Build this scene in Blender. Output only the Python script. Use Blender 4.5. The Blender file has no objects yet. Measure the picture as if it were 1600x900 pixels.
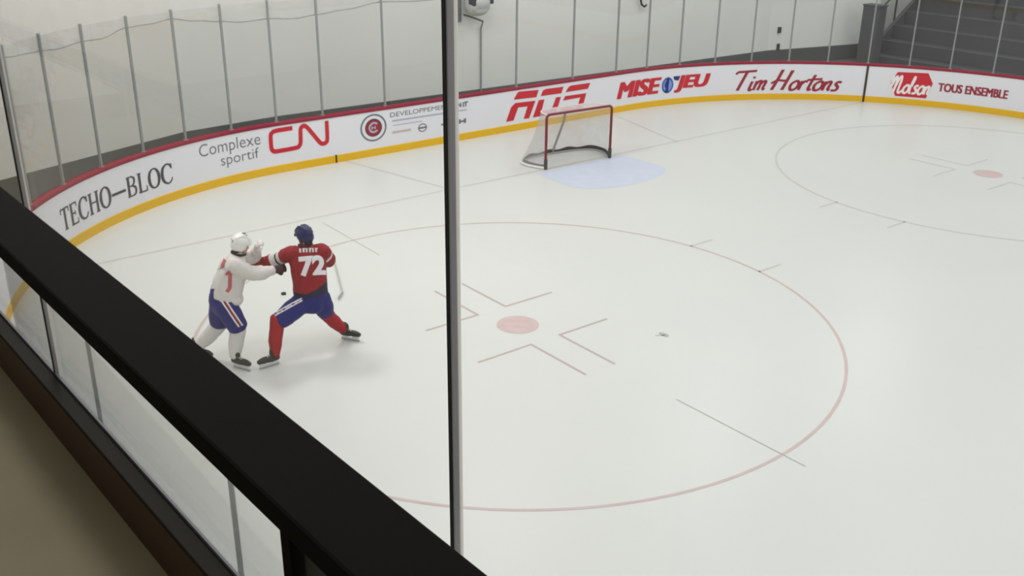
import bpy, bmesh, math, random
from mathutils import Vector, Matrix, noise
from mathutils.bvhtree import BVHTree

random.seed(4)
C = bpy.context.scene.collection
SC = bpy.context.scene
PI = math.pi

# ------------------------------------------------------------------ camera, world, lamps, exposure
CAM = Vector((14.9243, 16.46, 6.0872))
YAW, PIT, ROL, FPX = -2.2397, -0.3951, 0.0105, 1559.77
_fw = Vector((math.cos(YAW)*math.cos(PIT), math.sin(YAW)*math.cos(PIT), math.sin(PIT)))
_r = Vector((math.sin(YAW), -math.cos(YAW), 0))
_u = _r.cross(_fw)
_r2 = _r*math.cos(ROL) + _u*math.sin(ROL)
_u2 = -_r*math.sin(ROL) + _u*math.cos(ROL)
cd = bpy.data.cameras.new('camera')
cam = bpy.data.objects.new('camera', cd)
C.objects.link(cam)
m = Matrix.Identity(4)
for i in range(3):
    m[i][0], m[i][1], m[i][2], m[i][3] = _r2[i], _u2[i], -_fw[i], CAM[i]
cam.matrix_world = m
cd.sensor_width = 36
cd.lens = FPX/1600*36
cd.clip_start = 0.02
cd.clip_end = 200
SC.camera = cam

w = bpy.data.worlds.new('world')
SC.world = w
w.use_nodes = True
w.node_tree.nodes['Background'].inputs[0].default_value = (0.97, 0.99, 1.0, 1)
w.node_tree.nodes['Background'].inputs[1].default_value = 0.62

LAMP_ROWS = ((0.0, 165), (6.5, 62), (13.0, 75), (20.0, 110))
for ly, pw in LAMP_ROWS:
    for lx in (-13.5, -5.5, 2.5, 10.5):
        ld = bpy.data.lights.new('hall_lamp', 'AREA')
        ld.shape = 'RECTANGLE'
        ld.size, ld.size_y = 2.6, 1.6
        ld.energy = pw*((2.5 if ly < 8 else 1.1) if lx > 10 else 0.85)
        ld.color = (1.0, 0.985, 0.95)
        lo = bpy.data.objects.new('hall_lamp', ld)
        C.objects.link(lo)
        lo.location = (lx, ly, 10.0)
ld = bpy.data.lights.new('balcony_fill', 'AREA')  # unseen fill light added to brighten the balcony floor and interior
ld.shape = 'RECTANGLE'; ld.size, ld.size_y = 1.2, 6.0
ld.energy = 20
ld.color = (1.0, 0.93, 0.82)
lo = bpy.data.objects.new('balcony_fill', ld)
C.objects.link(lo)
lo.location = (CAM.x+1.4, CAM.y-1.5, CAM.z+1.55)
SC.view_settings.view_transform = 'Standard'
SC.view_settings.look = 'None'
SC.view_settings.gamma = 1
SC.view_settings.use_curve_mapping = False
SC.view_settings.exposure = 0.22
SC.cycles.transparent_max_bounces = 48
SC.cycles.max_bounces = 10
SC.cycles.filter_width = 2.0

# ------------------------------------------------------------------ materials
def srgb(r, g, b):
    f = lambda c: ((c/255+0.055)/1.055)**2.4 if c > 10 else c/255/12.92
    return (f(r), f(g), f(b), 1)

def mat(name, col, rough=0.6, metal=0.0, var=0.06, scale=6.0, bump=0.0, spec=0.5):
    m = bpy.data.materials.new(name)
    m.use_nodes = True
    nt = m.node_tree
    b = nt.nodes['Principled BSDF']
    b.inputs['Roughness'].default_value = rough
    b.inputs['Metallic'].default_value = metal
    b.inputs['Specular IOR Level'].default_value = spec
    tc = nt.nodes.new('ShaderNodeTexCoord')
    nz = nt.nodes.new('ShaderNodeTexNoise')
    nz.inputs['Scale'].default_value = scale
    nz.inputs['Detail'].default_value = 5
    nt.links.new(tc.outputs['Object'], nz.inputs['Vector'])
    mx = nt.nodes.new('ShaderNodeMix')
    mx.data_type = 'RGBA'
    mx.inputs[6].default_value = tuple(c*(1-var) for c in col[:3]) + (1,)
    mx.inputs[7].default_value = tuple(min(1, c*(1+var)) for c in col[:3]) + (1,)
    nt.links.new(nz.outputs['Fac'], mx.inputs[0])
    nt.links.new(mx.outputs[2], b.inputs['Base Color'])
    if bump:
        bp = nt.nodes.new('ShaderNodeBump')
        bp.inputs['Strength'].default_value = bump
        bp.inputs['Distance'].default_value = 0.01
        nt.links.new(nz.outputs['Fac'], bp.inputs['Height'])
        nt.links.new(bp.outputs['Normal'], b.inputs['Normal'])
    return m

def clear(name, tint, ior=1.45, rough=0.0, veil=None):
    """clear sheet: straight-through transmission plus Fresnel reflection; veil = share of a matt film"""
    m = bpy.data.materials.new(name)
    m.use_nodes = True
    nt = m.node_tree
    nt.nodes.remove(nt.nodes['Principled BSDF'])
    out = nt.nodes['Material Output']
    tr = nt.nodes.new('ShaderNodeBsdfTransparent')
    tr.inputs[0].default_value = tint
    gl = nt.nodes.new('ShaderNodeBsdfGlossy')
    gl.inputs['Roughness'].default_value = rough
    fr = nt.nodes.new('ShaderNodeFresnel')
    ge = nt.nodes.new('ShaderNodeNewGeometry')
    mi = nt.nodes.new('ShaderNodeMapRange')          # same reflection on the way in and on the way out
    mi.inputs['To Min'].default_value = ior
    mi.inputs['To Max'].default_value = 1/ior
    nt.links.new(ge.outputs['Backfacing'], mi.inputs[0])
    nt.links.new(mi.outputs[0], fr.inputs[0])
    mx = nt.nodes.new('ShaderNodeMixShader')
    nt.links.new(fr.outputs[0], mx.inputs[0])
    nt.links.new(tr.outputs[0], mx.inputs[1])
    nt.links.new(gl.outputs[0], mx.inputs[2])
    last = mx
    if veil:
        df = nt.nodes.new('ShaderNodeBsdfDiffuse')
        df.inputs[0].default_value = veil[1]
        m2 = nt.nodes.new('ShaderNodeMixShader')
        m2.inputs[0].default_value = veil[0]
        nt.links.new(mx.outputs[0], m2.inputs[1])
        nt.links.new(df.outputs[0], m2.inputs[2])
        last = m2
    nt.links.new(last.outputs[0], out.inputs[0])
    return m

def netting(name, col, cover, scale=60.0):
    """fine cord mesh too small to resolve: part cord, part opening"""
    m = bpy.data.materials.new(name)
    m.use_nodes = True
    nt = m.node_tree
    nt.nodes.remove(nt.nodes['Principled BSDF'])
    out = nt.nodes['Material Output']
    tr = nt.nodes.new('ShaderNodeBsdfTransparent')
    df = nt.nodes.new('ShaderNodeBsdfDiffuse')
    df.inputs[0].default_value = col
    mx = nt.nodes.new('ShaderNodeMixShader')
    tc = nt.nodes.new('ShaderNodeTexCoord')
    nz = nt.nodes.new('ShaderNodeTexNoise')
    nz.inputs['Scale'].default_value = scale
    nt.links.new(tc.outputs['Object'], nz.inputs['Vector'])
    mr = nt.nodes.new('ShaderNodeMapRange')
    mr.inputs['From Min'].default_value = 0.3
    mr.inputs['From Max'].default_value = 0.7
    mr.inputs['To Min'].default_value = cover*0.9
    mr.inputs['To Max'].default_value = cover*1.1
    nt.links.new(nz.outputs['Fac'], mr.inputs[0])
    nt.links.new(mr.outputs[0], mx.inputs[0])
    nt.links.new(tr.outputs[0], mx.inputs[1])
    nt.links.new(df.outputs[0], mx.inputs[2])
    nt.links.new(mx.outputs[0], out.inputs[0])
    return m

M = dict(
    ice=mat('ice', (0.638, 0.652, 0.626, 1), 0.32, var=0.035, scale=0.35, spec=0.35),
    line=mat('ice_line_red', srgb(197, 177, 174), 0.35, var=0.14, scale=2.5, spec=0.3),
    mark=mat('ice_mark_red', srgb(186, 168, 165), 0.35, var=0.10, scale=3, spec=0.3),
    dot=mat('ice_dot_red', srgb(200, 178, 176), 0.35, var=0.16, scale=7, spec=0.3),
    faint=mat('ice_line_grey', srgb(195, 192, 187), 0.35, var=0.05, scale=3, spec=0.3),
    scuff=mat('ice_scuff', srgb(172, 172, 167), 0.5, var=0.08, scale=3),
    crease=mat('ice_crease_blue', srgb(198, 205, 221), 0.35, var=0.09, scale=4.5, spec=0.3),
    white=mat('board_white', (0.76, 0.76, 0.80, 1), 0.35, var=0.015),
    yellow=mat('kick_yellow', srgb(226, 178, 12), 0.4, var=0.05, scale=3),
    redcap=mat('cap_red', srgb(140, 24, 52), 0.75, var=0.08),
    capgrey=mat('cap_shadow_grey', srgb(96, 70, 76), 0.5),
    seam=mat('seam_dark', srgb(60, 42, 40), 0.6),
    adred=mat('print_red', srgb(198, 26, 44), 0.5, var=0.03),
    addark=mat('print_dark_grey', srgb(62, 62, 68), 0.5, var=0.03),
    adgrey=mat('print_grey', srgb(112, 112, 120), 0.5, var=0.03),
    adpale=mat('print_pale', srgb(172, 174, 192), 0.5, var=0.03),
    admaroon=mat('print_maroon', srgb(150, 26, 48), 0.5, var=0.03),
    adblue=mat('print_blue', srgb(48, 84, 178), 0.5, var=0.03),
    adnavy=mat('print_navy', srgb(24, 38, 110), 0.5, var=0.03),
    adsky=mat('print_sky', srgb(120, 150, 215), 0.5, var=0.03),
    adwhite=mat('print_white', srgb(236, 232, 232), 0.5, var=0.01),
    wall=mat('wall_paint', (0.85, 0.855, 0.82, 1), 0.45, var=0.05, scale=0.5),
    wallwarmlit=mat('wall_paint_warm_light', (0.88, 0.855, 0.795, 1), 0.5, var=0.04, scale=0.5),  # wall paint with warm light put into its colour
    base=mat('wall_base_dark', srgb(82, 84, 84), 0.6, var=0.15, scale=1.2),
    floor=mat('concrete_floor', srgb(96, 96, 94), 0.7, var=0.1, scale=1.5),
    stand=mat('stand_dark', srgb(74, 75, 78), 0.7, var=0.10, scale=1.5),
    standedge=mat('stand_nosing', srgb(92, 93, 96), 0.6, var=0.06),
    alu=mat('aluminium', srgb(142, 145, 144), 0.5, metal=0.1, var=0.04),
    dark=mat('dark_plastic', srgb(48, 50, 52), 0.5),
    pillar=mat('pillar_dark', srgb(78, 80, 82), 0.6, var=0.08, scale=2),
    device=mat('device_white', srgb(206, 208, 204), 0.45, var=0.02),
    steel=mat('brushed_steel', srgb(178, 180, 184), 0.3, metal=0.8, var=0.03),
    glass=clear('rink_glass', (0.975, 0.98, 0.975, 1), 1.38),
    bglass=clear('balcony_glass', (0.99, 0.992, 0.988, 1), 1.33),
    net=netting('netting_white', (0.78, 0.755, 0.735, 1), 0.34, 2),
    goalnet=netting('goal_netting', (0.52, 0.52, 0.52, 1), 0.34, 5),
    goalnet2=netting('goal_netting_top', (0.60, 0.52, 0.52, 1), 0.66, 5),
    goalred=mat('goal_red', srgb(122, 28, 42), 0.4, var=0.08, scale=12),
    goalgrey=mat('goal_grey', srgb(150, 150, 148), 0.4),
    goalskirt=mat('goal_skirt', srgb(70, 66, 64), 0.6, var=0.2, scale=20),
    goalpad=mat('goal_pad_white', srgb(222, 222, 220), 0.5),
    rail=mat('rail_black', srgb(22, 20, 19), 0.75, var=0.08, scale=8, spec=0.05),
    kerb=mat('kerb_brown', srgb(58, 36, 14), 0.6, var=0.15, scale=5),
    kerbtop=mat('kerb_grey', srgb(34, 30, 25), 0.7, var=0.1, scale=5, spec=0.15),
    carpet=mat('balcony_carpet', srgb(128, 120, 98), 0.9, var=0.14, scale=3),
    soffit=mat('soffit_paint', srgb(196, 192, 184), 0.8),
    gasket=mat('gasket_black', srgb(10, 10, 11), 0.5),
    edge=mat('glass_edge_grey', srgb(132, 132, 138), 0.35),
    seal=mat('seal_pale', srgb(226, 222, 212), 0.4),
    skin=mat('skin', srgb(200, 152, 130), 0.5),
    hair=mat('hair_dark', srgb(34, 28, 28), 0.6),
    jred=mat('jersey_red', srgb(138, 10, 28), 0.75, var=0.14, scale=9),
    jnavy=mat('jersey_navy', srgb(26, 26, 58), 0.75, var=0.12, scale=9),
    jwhite=mat('jersey_white', srgb(212, 208, 204), 0.75, var=0.07, scale=9),
    jredpatch=mat('jersey_red_patch', srgb(186, 92, 100), 0.75, var=0.1, scale=9),
    pants=mat('pants_blue', srgb(7, 13, 104), 0.7, var=0.15, scale=9),
    sockred=mat('sock_red', srgb(154, 8, 28), 0.75, var=0.1, scale=9),
    sockwhite=mat('sock_white', srgb(206, 205, 202), 0.75, var=0.06, scale=9),
    clothwhite=mat('cloth_white', srgb(226, 222, 226), 0.7, var=0.03),
    helmblue=mat('helmet_blue', srgb(16, 24, 80), 0.3, var=0.05),
    helmwhite=mat('helmet_white', srgb(230, 230, 228), 0.3, var=0.03),
    boot=mat('skate_black', srgb(34, 34, 34), 0.5, var=0.2, scale=14),
    holder=mat('skate_holder_white', srgb(216, 218, 216), 0.4),
    glovered=mat('glove_red', srgb(140, 22, 38), 0.6, var=0.1, scale=14),
    glovedark=mat('glove_dark', srgb(56, 24, 32), 0.6, var=0.1, scale=14),
    glovewhite=mat('glove_white', srgb(222, 214, 212), 0.6, var=0.05, scale=14),
    puck=mat('puck_black', srgb(34, 34, 36), 0.7),
    stick=mat('stick_grey', srgb(176, 176, 172), 0.5),
)

def lit_through(m, f):
    nt = m.node_tree
    b = nt.nodes['Principled BSDF']
    tl = nt.nodes.new('ShaderNodeBsdfTranslucent')
    tl.inputs[0].default_value = (0.95, 0.94, 0.92, 1)
    mx = nt.nodes.new('ShaderNodeMixShader')
    mx.inputs[0].default_value = f
    nt.links.new(b.outputs[0], mx.inputs[1]); nt.links.new(tl.outputs[0], mx.inputs[2])
    nt.links.new(mx.outputs[0], nt.nodes['Material Output'].inputs[0])
lit_through(M['seal'], 0.75)
lit_through(M['edge'], 0.35)

# ------------------------------------------------------------------ helpers
def obj(name, bm, material, parent=None, smooth=False, loc=None):
    me = bpy.data.meshes.new(name)
    if isinstance(bm, bpy.types.Mesh):
        me = bm
    else:
        bmesh.ops.recalc_face_normals(bm, faces=bm.faces[:])
        bm.to_mesh(me)
        bm.free()
    mats = material if isinstance(material, (list, tuple)) else [material]
    me.materials.clear()
    for x in mats:
        me.materials.append(M[x])
    if smooth:
        for p in me.polygons:
            p.use_smooth = True
    o = bpy.data.objects.new(name, me)
    C.objects.link(o)
    if parent:
        o.parent = parent
    if loc:
        o.location = loc
    return o

def tag(o, label=None, cat=None, group=None, kind=None):
    if label: o['label'] = label
    if cat: o['category'] = cat
    if group: o['group'] = group
    if kind: o['kind'] = kind
    return o

def thing(name, label, cat, loc=(0, 0, 0), rz=0, group=None):
    o = bpy.data.objects.new(name, None)
    C.objects.link(o)
    o.empty_display_size = 0.1
    o.location = loc
    o.rotation_euler = (0, 0, rz)
    return tag(o, label, cat, group)

def box(bm, c, s, rot=None, bevel=0.0):
    mtx = Matrix.Translation(Vector(c))
    if rot is not None:
        mtx = mtx @ rot.to_4x4()
    r = bmesh.ops.create_cube(bm, size=1.0, matrix=mtx @ Matrix.Diagonal((s[0], s[1], s[2], 1)))
    if bevel:
        vs = set(r['verts'])
        es = [e for e in bm.edges if e.verts[0] in vs and e.verts[1] in vs]
        bmesh.ops.bevel(bm, geom=es, offset=bevel, segments=2, affect='EDGES', profile=0.5)
    return bm

def newbox(c, s, rot=None, bevel=0.0):
    return box(bmesh.new(), c, s, rot, bevel)

def frame_from(t, xref):
    t = t.normalized()
    x = xref - t*xref.dot(t)
    if x.length < 1e-5:
        x = Vector((0, 1, 0)) - t*t.y
        if x.length < 1e-3:
            x = Vector((1, 0, 0)) - t*t.x
    x.normalize()
    return x, t.cross(x)

def tube(bm, pts, rad, xref=(1, 0, 0), n=16, cap=True, sub=6):
    """closed tapering tube through pts, elliptical radii, rounded ends"""
    P_ = [Vector(p) for p in pts]
    R_ = [(r, r) if isinstance(r, (int, float)) else r for r in rad]
    xref = Vector(xref)
    Q, RR = [], []
    k = len(P_)
    for i in range(k-1):
        p0, p1, p2, p3 = P_[max(i-1, 0)], P_[i], P_[i+1], P_[min(i+2, k-1)]
        for j in range(sub):
            t = j/sub
            q = 0.5*((2*p1)+(p2-p0)*t+(2*p0-5*p1+4*p2-p3)*t*t+(3*p1-p0-3*p2+p3)*t**3)
            Q.append(q)
            tt = t*t*(3-2*t)
            RR.append(tuple(R_[i][d]*(1-tt)+R_[i+1][d]*tt for d in (0, 1)))
    Q.append(P_[-1]); RR.append(R_[-1])
    T = []
    for i in range(len(Q)):
        T.append((Q[min(i+1, len(Q)-1)]-Q[max(i-1, 0)]).normalized())
    if cap:
        pre, post = [], []
        for a in (0.30, 0.65, 0.9):
            e = math.sqrt(1-a*a)
            h = min(RR[0])*0.7
            pre.append((Q[0]-T[0]*h*a, (RR[0][0]*e, RR[0][1]*e), T[0]))
            h = min(RR[-1])*0.7
            post.append((Q[-1]+T[-1]*h*a, (RR[-1][0]*e, RR[-1][1]*e), T[-1]))
        pre.reverse()
        Q = [a[0] for a in pre]+Q+[a[0] for a in post]
        RR = [a[1] for a in pre]+RR+[a[1] for a in post]
        T = [a[2] for a in pre]+T+[a[2] for a in post]
    rings = []
    for q, rr, t in zip(Q, RR, T):
        x, y = frame_from(t, xref)
        rings.append([bm.verts.new(q+x*rr[0]*math.cos(2*PI*j/n)+y*rr[1]*math.sin(2*PI*j/n)) for j in range(n)])
    for a, b in zip(rings, rings[1:]):
        for j in range(n):
            bm.faces.new((a[j], a[(j+1) % n], b[(j+1) % n], b[j]))
    bm.faces.new(rings[0][::-1])
    bm.faces.new(rings[-1])
    return bm

def pipe(bm, pts, r, n=10, closed=False):
    """constant pipe through a polyline"""
    P_ = [Vector(p) for p in pts]
    k = len(P_)
    rings = []
    prev = None
    for i, p in enumerate(P_):
        if closed:
            t = P_[(i+1) % k]-P_[i-1]
        else:
            t = P_[min(i+1, k-1)]-P_[max(i-1, 0)]
        t.normalize()
        if prev is None:
            prev = Vector((0, 0, 1)) if abs(t.z) < 0.9 else Vector((1, 0, 0))
        x, y = frame_from(t, prev)
        prev = x
        rings.append([bm.verts.new(p+x*r*math.cos(2*PI*j/n)+y*r*math.sin(2*PI*j/n)) for j in range(n)])
    idx = list(range(k-1))+([k-1] if closed else [])
    for i in idx:
        a, b = rings[i], rings[(i+1) % k]
        for j in range(n):
            bm.faces.new((a[j], a[(j+1) % n], b[(j+1) % n], b[j]))
    if not closed:
        bm.faces.new(rings[0][::-1]); bm.faces.new(rings[-1])
    return bm

def ell(bm, c, r, rot=None, seg=20):
    mtx = Matrix.Translation(Vector(c))
    if rot is not None:
        mtx = mtx @ rot.to_4x4()
    bmesh.ops.create_uvsphere(bm, u_segments=seg, v_segments=seg*2//3, radius=1.0, matrix=mtx @ Matrix.Diagonal((r[0], r[1], r[2], 1)))
    return bm

def fused(bm, voxel, smooth=4, fold=0.0, foldscale=0.12):
    """union of overlapping closed shapes as one continuous surface"""
    me = bpy.data.meshes.new('fused')
    bmesh.ops.recalc_face_normals(bm, faces=bm.faces[:])
    bm.to_mesh(me); bm.free()
    o = bpy.data.objects.new('fused', me)
    C.objects.link(o)
    r = o.modifiers.new('r', 'REMESH'); r.mode = 'VOXEL'; r.voxel_size = voxel
    if smooth:
        s = o.modifiers.new('s', 'SMOOTH'); s.factor = 0.5; s.iterations = smooth
    dg = bpy.context.evaluated_depsgraph_get()
    out = bpy.data.meshes.new_from_object(o.evaluated_get(dg))
    bpy.data.objects.remove(o); bpy.data.meshes.remove(me)
    if fold:
        for v, n in zip(out.vertices, [v.normal.copy() for v in out.vertices]):
            q = v.co/foldscale
            f = noise.fractal(Vector((q.x, q.y, q.z*0.55)), 1.0, 2.0, 3)
            v.co += n*(fold*f)
    return out

def text_bm(s, shear=0.0, offset=0.0, res=4):
    cu = bpy.data.curves.new('lettering', 'FONT')
    cu.body = s
    cu.shear = shear
    cu.offset = offset
    cu.resolution_u = res
    o = bpy.data.objects.new('lettering', cu)
    C.objects.link(o)
    dg = bpy.context.evaluated_depsgraph_get()
    me = bpy.data.meshes.new_from_object(o.evaluated_get(dg))
    bm = bmesh.new(); bm.from_mesh(me)
    bpy.data.objects.remove(o); bpy.data.curves.remove(cu); bpy.data.meshes.remove(me)
    xs = [v.co.x for v in bm.verts]; ys = [v.co.y for v in bm.verts]
    x0, x1, y0, y1 = min(xs), max(xs), min(ys), max(ys)
    for v in bm.verts:
        v.co = Vector(((v.co.x-x0)/(x1-x0), (v.co.y-y0)/(y1-y0), 0))
    return bm

def bold_bm(s, shear, dx, dy=0.0, n=3):
    out = bmesh.new()
    k = 0
    for i in range(n):
        for j in range(2 if dy else 1):
            b = text_bm(s, shear)
            for v in b.verts:
                v.co = Vector((dx*i/(n-1)+v.co.x*(1-dx), dy*j+v.co.y*(1-dy), 0.0005*k))
            me = bpy.data.meshes.new('tmp'); b.to_mesh(me); b.free()
            out.from_mesh(me); bpy.data.meshes.remove(me)
            k += 1
    return out

def smoothpts(pts, sub=6, closed=False):
    P_ = [Vector((p[0], p[1], p[2] if len(p) > 2 else 1.0)) for p in pts]
    k = len(P_)
    if k < 3 and not closed:
        return P_
    out = []
    g = (lambda i: P_[i % k]) if closed else (lambda i: P_[min(max(i, 0), k-1)])
    for i in range(k if closed else k-1):
        p0, p1, p2, p3 = g(i-1), g(i), g(i+1), g(i+2)
        for j in range(sub):
            t = j/sub
            out.append(0.5*((2*p1)+(p2-p0)*t+(2*p0-5*p1+4*p2-p3)*t*t+(3*p1-p0-3*p2+p3)*t**3))
    out.append(P_[0] if closed else P_[-1])
    return out

LIFT = [0]
def ribbon(bm, pts, width, smooth=True, closed=False, aspect=1.0):
    """flat brush stroke in the u,v plane; a third value in a point scales the width there"""
    Q = smoothpts(pts, closed=closed) if smooth else [Vector((p[0], p[1], p[2] if len(p) > 2 else 1.0)) for p in pts]
    prev = None
    LIFT[0] = (LIFT[0]+1) % 5
    lz = LIFT[0]*0.0004
    for i, q in enumerate(Q):
        if closed:
            a, b = Q[(i-1) % (len(Q)-1)], Q[(i+1) % (len(Q)-1)]
        else:
            a, b = Q[max(i-1, 0)], Q[min(i+1, len(Q)-1)]
        tx, ty = (b.x-a.x)/aspect, b.y-a.y
        l = math.hypot(tx, ty) or 1
        nx, ny = -ty/l*aspect, tx/l
        h = width*q.z/2
        cur = (bm.verts.new((q.x+nx*h, q.y+ny*h, lz)), bm.verts.new((q.x-nx*h, q.y-ny*h, lz)))
        if prev:
            bm.faces.new((prev[0], prev[1], cur[1], cur[0]))
        prev = cur
    return bm

def poly(bm, pts):
    bm.faces.new([bm.verts.new((p[0], p[1], 0)) for p in pts])
    return bm

def disc(bm, c, rx, ry, n=32, inner=0.0):
    if inner:
        a = [bm.verts.new((c[0]+rx*math.cos(2*PI*i/n), c[1]+ry*math.sin(2*PI*i/n), 0)) for i in range(n)]
        b = [bm.verts.new((c[0]+rx*inner*math.cos(2*PI*i/n), c[1]+ry*inner*math.sin(2*PI*i/n), 0)) for i in range(n)]
        for i in range(n):
            bm.faces.new((a[i], a[(i+1) % n], b[(i+1) % n], b[i]))
    else:
        poly(bm, [(c[0]+rx*math.cos(2*PI*i/n), c[1]+ry*math.sin(2*PI*i/n)) for i in range(n)])
    return bm

# ------------------------------------------------------------------ the boards' course round the rink end (s = 0 behind the goal)
YE = -3.13
RL, CL = 7.3, (5.65, YE+7.3)
RR_, CR = 8.3, (-4.5, YE+8.3)
QL, QR = RL*PI/2, RR_*PI/2
def P(s, off=0.0):
    if s >= 0:
        if s < CL[0]:
            return (s, YE-off)
        t = (s-CL[0])/RL
        if t < PI/2:
            return (CL[0]+(RL+off)*math.sin(t), CL[1]-(RL+off)*math.cos(t))
        return (CL[0]+RL+off, CL[1]+(s-CL[0]-QL))
    s = -s
    if s < -CR[0]:
        return (-s, YE-off)
    t = (s+CR[0])/RR_
    if t < PI/2:
        return (CR[0]-(RR_+off)*math.sin(t), CR[1]-(RR_+off)*math.cos(t))
    return (CR[0]-RR_-off, CR[1]+(s+CR[0]-QR))
def srange(s0, s1, step=0.12):
    n = max(1, int(abs(s1-s0)/step))
    return [s0+(s1-s0)*i/n for i in range(n+1)]
def sweep(bm, s0, s1, prof, step=0.12):
    """closed profile [(off, z)...] swept along the boards"""
    rings = []
    for s in srange(s0, s1, step):
        rings.append([bm.verts.new((*P(s, o), z)) for o, z in prof])
    k = len(prof)
    for a, b in zip(rings, rings[1:]):
        for j in range(k):
            bm.faces.new((a[j], a[(j+1) % k], b[(j+1) % k], b[j]))
    bm.faces.new(rings[0]); bm.faces.new(rings[-1][::-1])
    return bm
def on_boards(bm, off=-0.004, thick=0.0025):
    """turn a u = s, v = z drawing into a print lying on the curved board face"""
    xs = [v.co.x for v in bm.verts]
    x = math.floor(min(xs)*8)/8
    while x < max(xs):
        bmesh.ops.bisect_plane(bm, geom=bm.verts[:]+bm.edges[:]+bm.faces[:], plane_co=(x, 0, 0), plane_no=(1, 0, 0))
        x += 0.125
    for v in bm.verts:
        px, py = P(v.co.x, off-v.co.z)
        v.co = Vector((px, py, v.co.y))
    return bm
def fit(bm, s0, z0, s1, z1):
    for v in bm.verts:
        v.co.x, v.co.y = s0+(s1-s0)*v.co.x, z0+(z1-z0)*v.co.y
    return bm

# ------------------------------------------------------------------ structure: ice, surround, walls
def plan_face(bm, pts, z):
    bm.faces.new([bm.verts.new((x, y, z)) for x, y in pts])
bm = bmesh.new()
rim = [P(s, 0.02) for s in srange(34, -34, 0.3)]
plan_face(bm, rim, 0.0)
ice = obj('floor', bm, 'ice'); tag(ice, kind='structure')

bm = bmesh.new()
box(bm, (-4, 12, -0.06), (56, 46, 0.1))
o = obj('floor', bm, 'floor'); tag(o, kind='structure')

WALL = [(15.9, -2.62), (11.1, -4.25), (6.9, -5.9), (4.5, -6.12), (-13.5, -5.5), (-16.7, -4.72), (-18.2, -4.4), (-18.6, -5.6), (-34, -5.6)]
def wall_run(name, pts, z0, z1, th, m, parent=None):
    bm = bmesh.new()
    n = []
    for i, p in enumerate(pts):
        a, b = Vector(pts[max(i-1, 0)]), Vector(pts[min(i+1, len(pts)-1)])
        d = (b-a).normalized()
        n.append(Vector((d.y, -d.x)) if d.x < 0 else Vector((-d.y, d.x)))
    f = []
    for p, nn in zip(pts, n):
        q = Vector(p)-Vector((abs(nn.x)*0+nn.x, nn.y))*0
        out = nn if nn.y < 0 else -nn
        f.append([bm.verts.new((p[0], p[1], z0)), bm.verts.new((p[0], p[1], z1)),
                  bm.verts.new((p[0]+out.x*th, p[1]+out.y*th, z1)), bm.verts.new((p[0]+out.x*th, p[1]+out.y*th, z0))])
    for a, b in zip(f, f[1:]):
        for j in range(4):
            bm.faces.new((a[j], a[(j+1) % 4], b[(j+1) % 4], b[j]))
    bm.faces.new(f[0]); bm.faces.new(f[-1][::-1])
    return obj(name, bm, m, parent)
tag(wall_run('wall_back', WALL[2:], 0.0, 11.0, 0.3, 'wall'), kind='structure')
tag(wall_run('wall_corner', WALL[:3], 0.0, 11.0, 0.3, 'wallwarmlit'), kind='structure')
def inset(pts, d):
    return [(x, y+d) for x, y in pts]
tag(wall_run('baseboard_back', inset(WALL[2:7], 0.03), 0.0, 0.5, 0.028, 'base'), kind='structure')
tag(wall_run('baseboard_corner', inset(WALL[:3], 0.035), 0.0, 0.5, 0.028, 'base'), kind='structure')
o = obj('wall_under_balcony', newbox((14.33, 17.5, 1.9), (0.2, 41, 4.2)), 'wall'); tag(o, kind='structure')

# ---- ice markings (children of the ice)
def flat_on_ice(name, bm, m, z=0.002):
    for v in bm.verts:
        v.co.z = z
    return obj(name, bm, m, ice)
def strip(bm, a, b, wd):
    a, b = Vector(a), Vector(b)
    d = (b-a).normalized(); n = Vector((-d.y, d.x))*wd/2
    bm.faces.new([bm.verts.new((*(p), 0)) for p in (a+n, b+n, b-n, a-n)])
    return bm
DX, DY = 6.66, 6.15
for sx, mm in ((DX, 'line'), (-DX, 'faint')):
    bm = bmesh.new(); disc(bm, (sx, DY), 4.6, 4.6, 128, inner=4.556/4.6)
    flat_on_ice('face_off_circle', bm, mm)
    bm = bmesh.new(); disc(bm, (sx, DY), 0.31, 0.31, 40)
    flat_on_ice('face_off_dot', bm, 'dot')
    for ex in (-1, 1):
        for ey in (-1, 1):
            bm = bmesh.new()
            vx, vy = sx+ex*0.26, DY+ey*0.63
            strip(bm, (vx, vy-ey*0.02), (vx, vy+ey*1.14), 0.04)
            strip(bm, (vx+ex*0.02, vy), (vx+ex*0.92, vy), 0.04)
            flat_on_ice('face_off_bracket', bm, 'mark' if sx > 0 else 'faint')
    for ex in (-1, 1):
        for ey in (-1, 1):
            bm = bmesh.new()
            yy = DY+ey*0.76
            xx = sx+ex*math.sqrt(4.57**2-0.76**2)
            strip(bm, (xx, yy), (xx+ex*0.58, yy), 0.05)
            flat_on_ice('hash_mark', bm, 'faint')
bm = bmesh.new(); strip(bm, (11.4, 0.06), (-11.2, 0.06), 0.05); flat_on_ice('goal_line', bm, 'faint')
for a, b in (((3.62, 0.06), (4.28, YE)), ((-3.15, 0.06), (-3.95, YE))):
    bm = bmesh.new(); strip(bm, a, b, 0.05); flat_on_ice('trapezoid_line', bm, 'faint')
bm = bmesh.new()
cx = 0.12
pts = [(cx+1.3, 0.2), (cx+1.36, 1.35)]+[(cx+1.36*math.cos(t*PI/14)*1.0, 1.35+0.72*math.sin(t*PI/14)) for t in range(1, 14)]+[(cx-1.36, 1.35), (cx-1.3, 0.2)]
poly(bm, pts); flat_on_ice('goal_crease', bm, 'crease', 0.0015)
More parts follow.
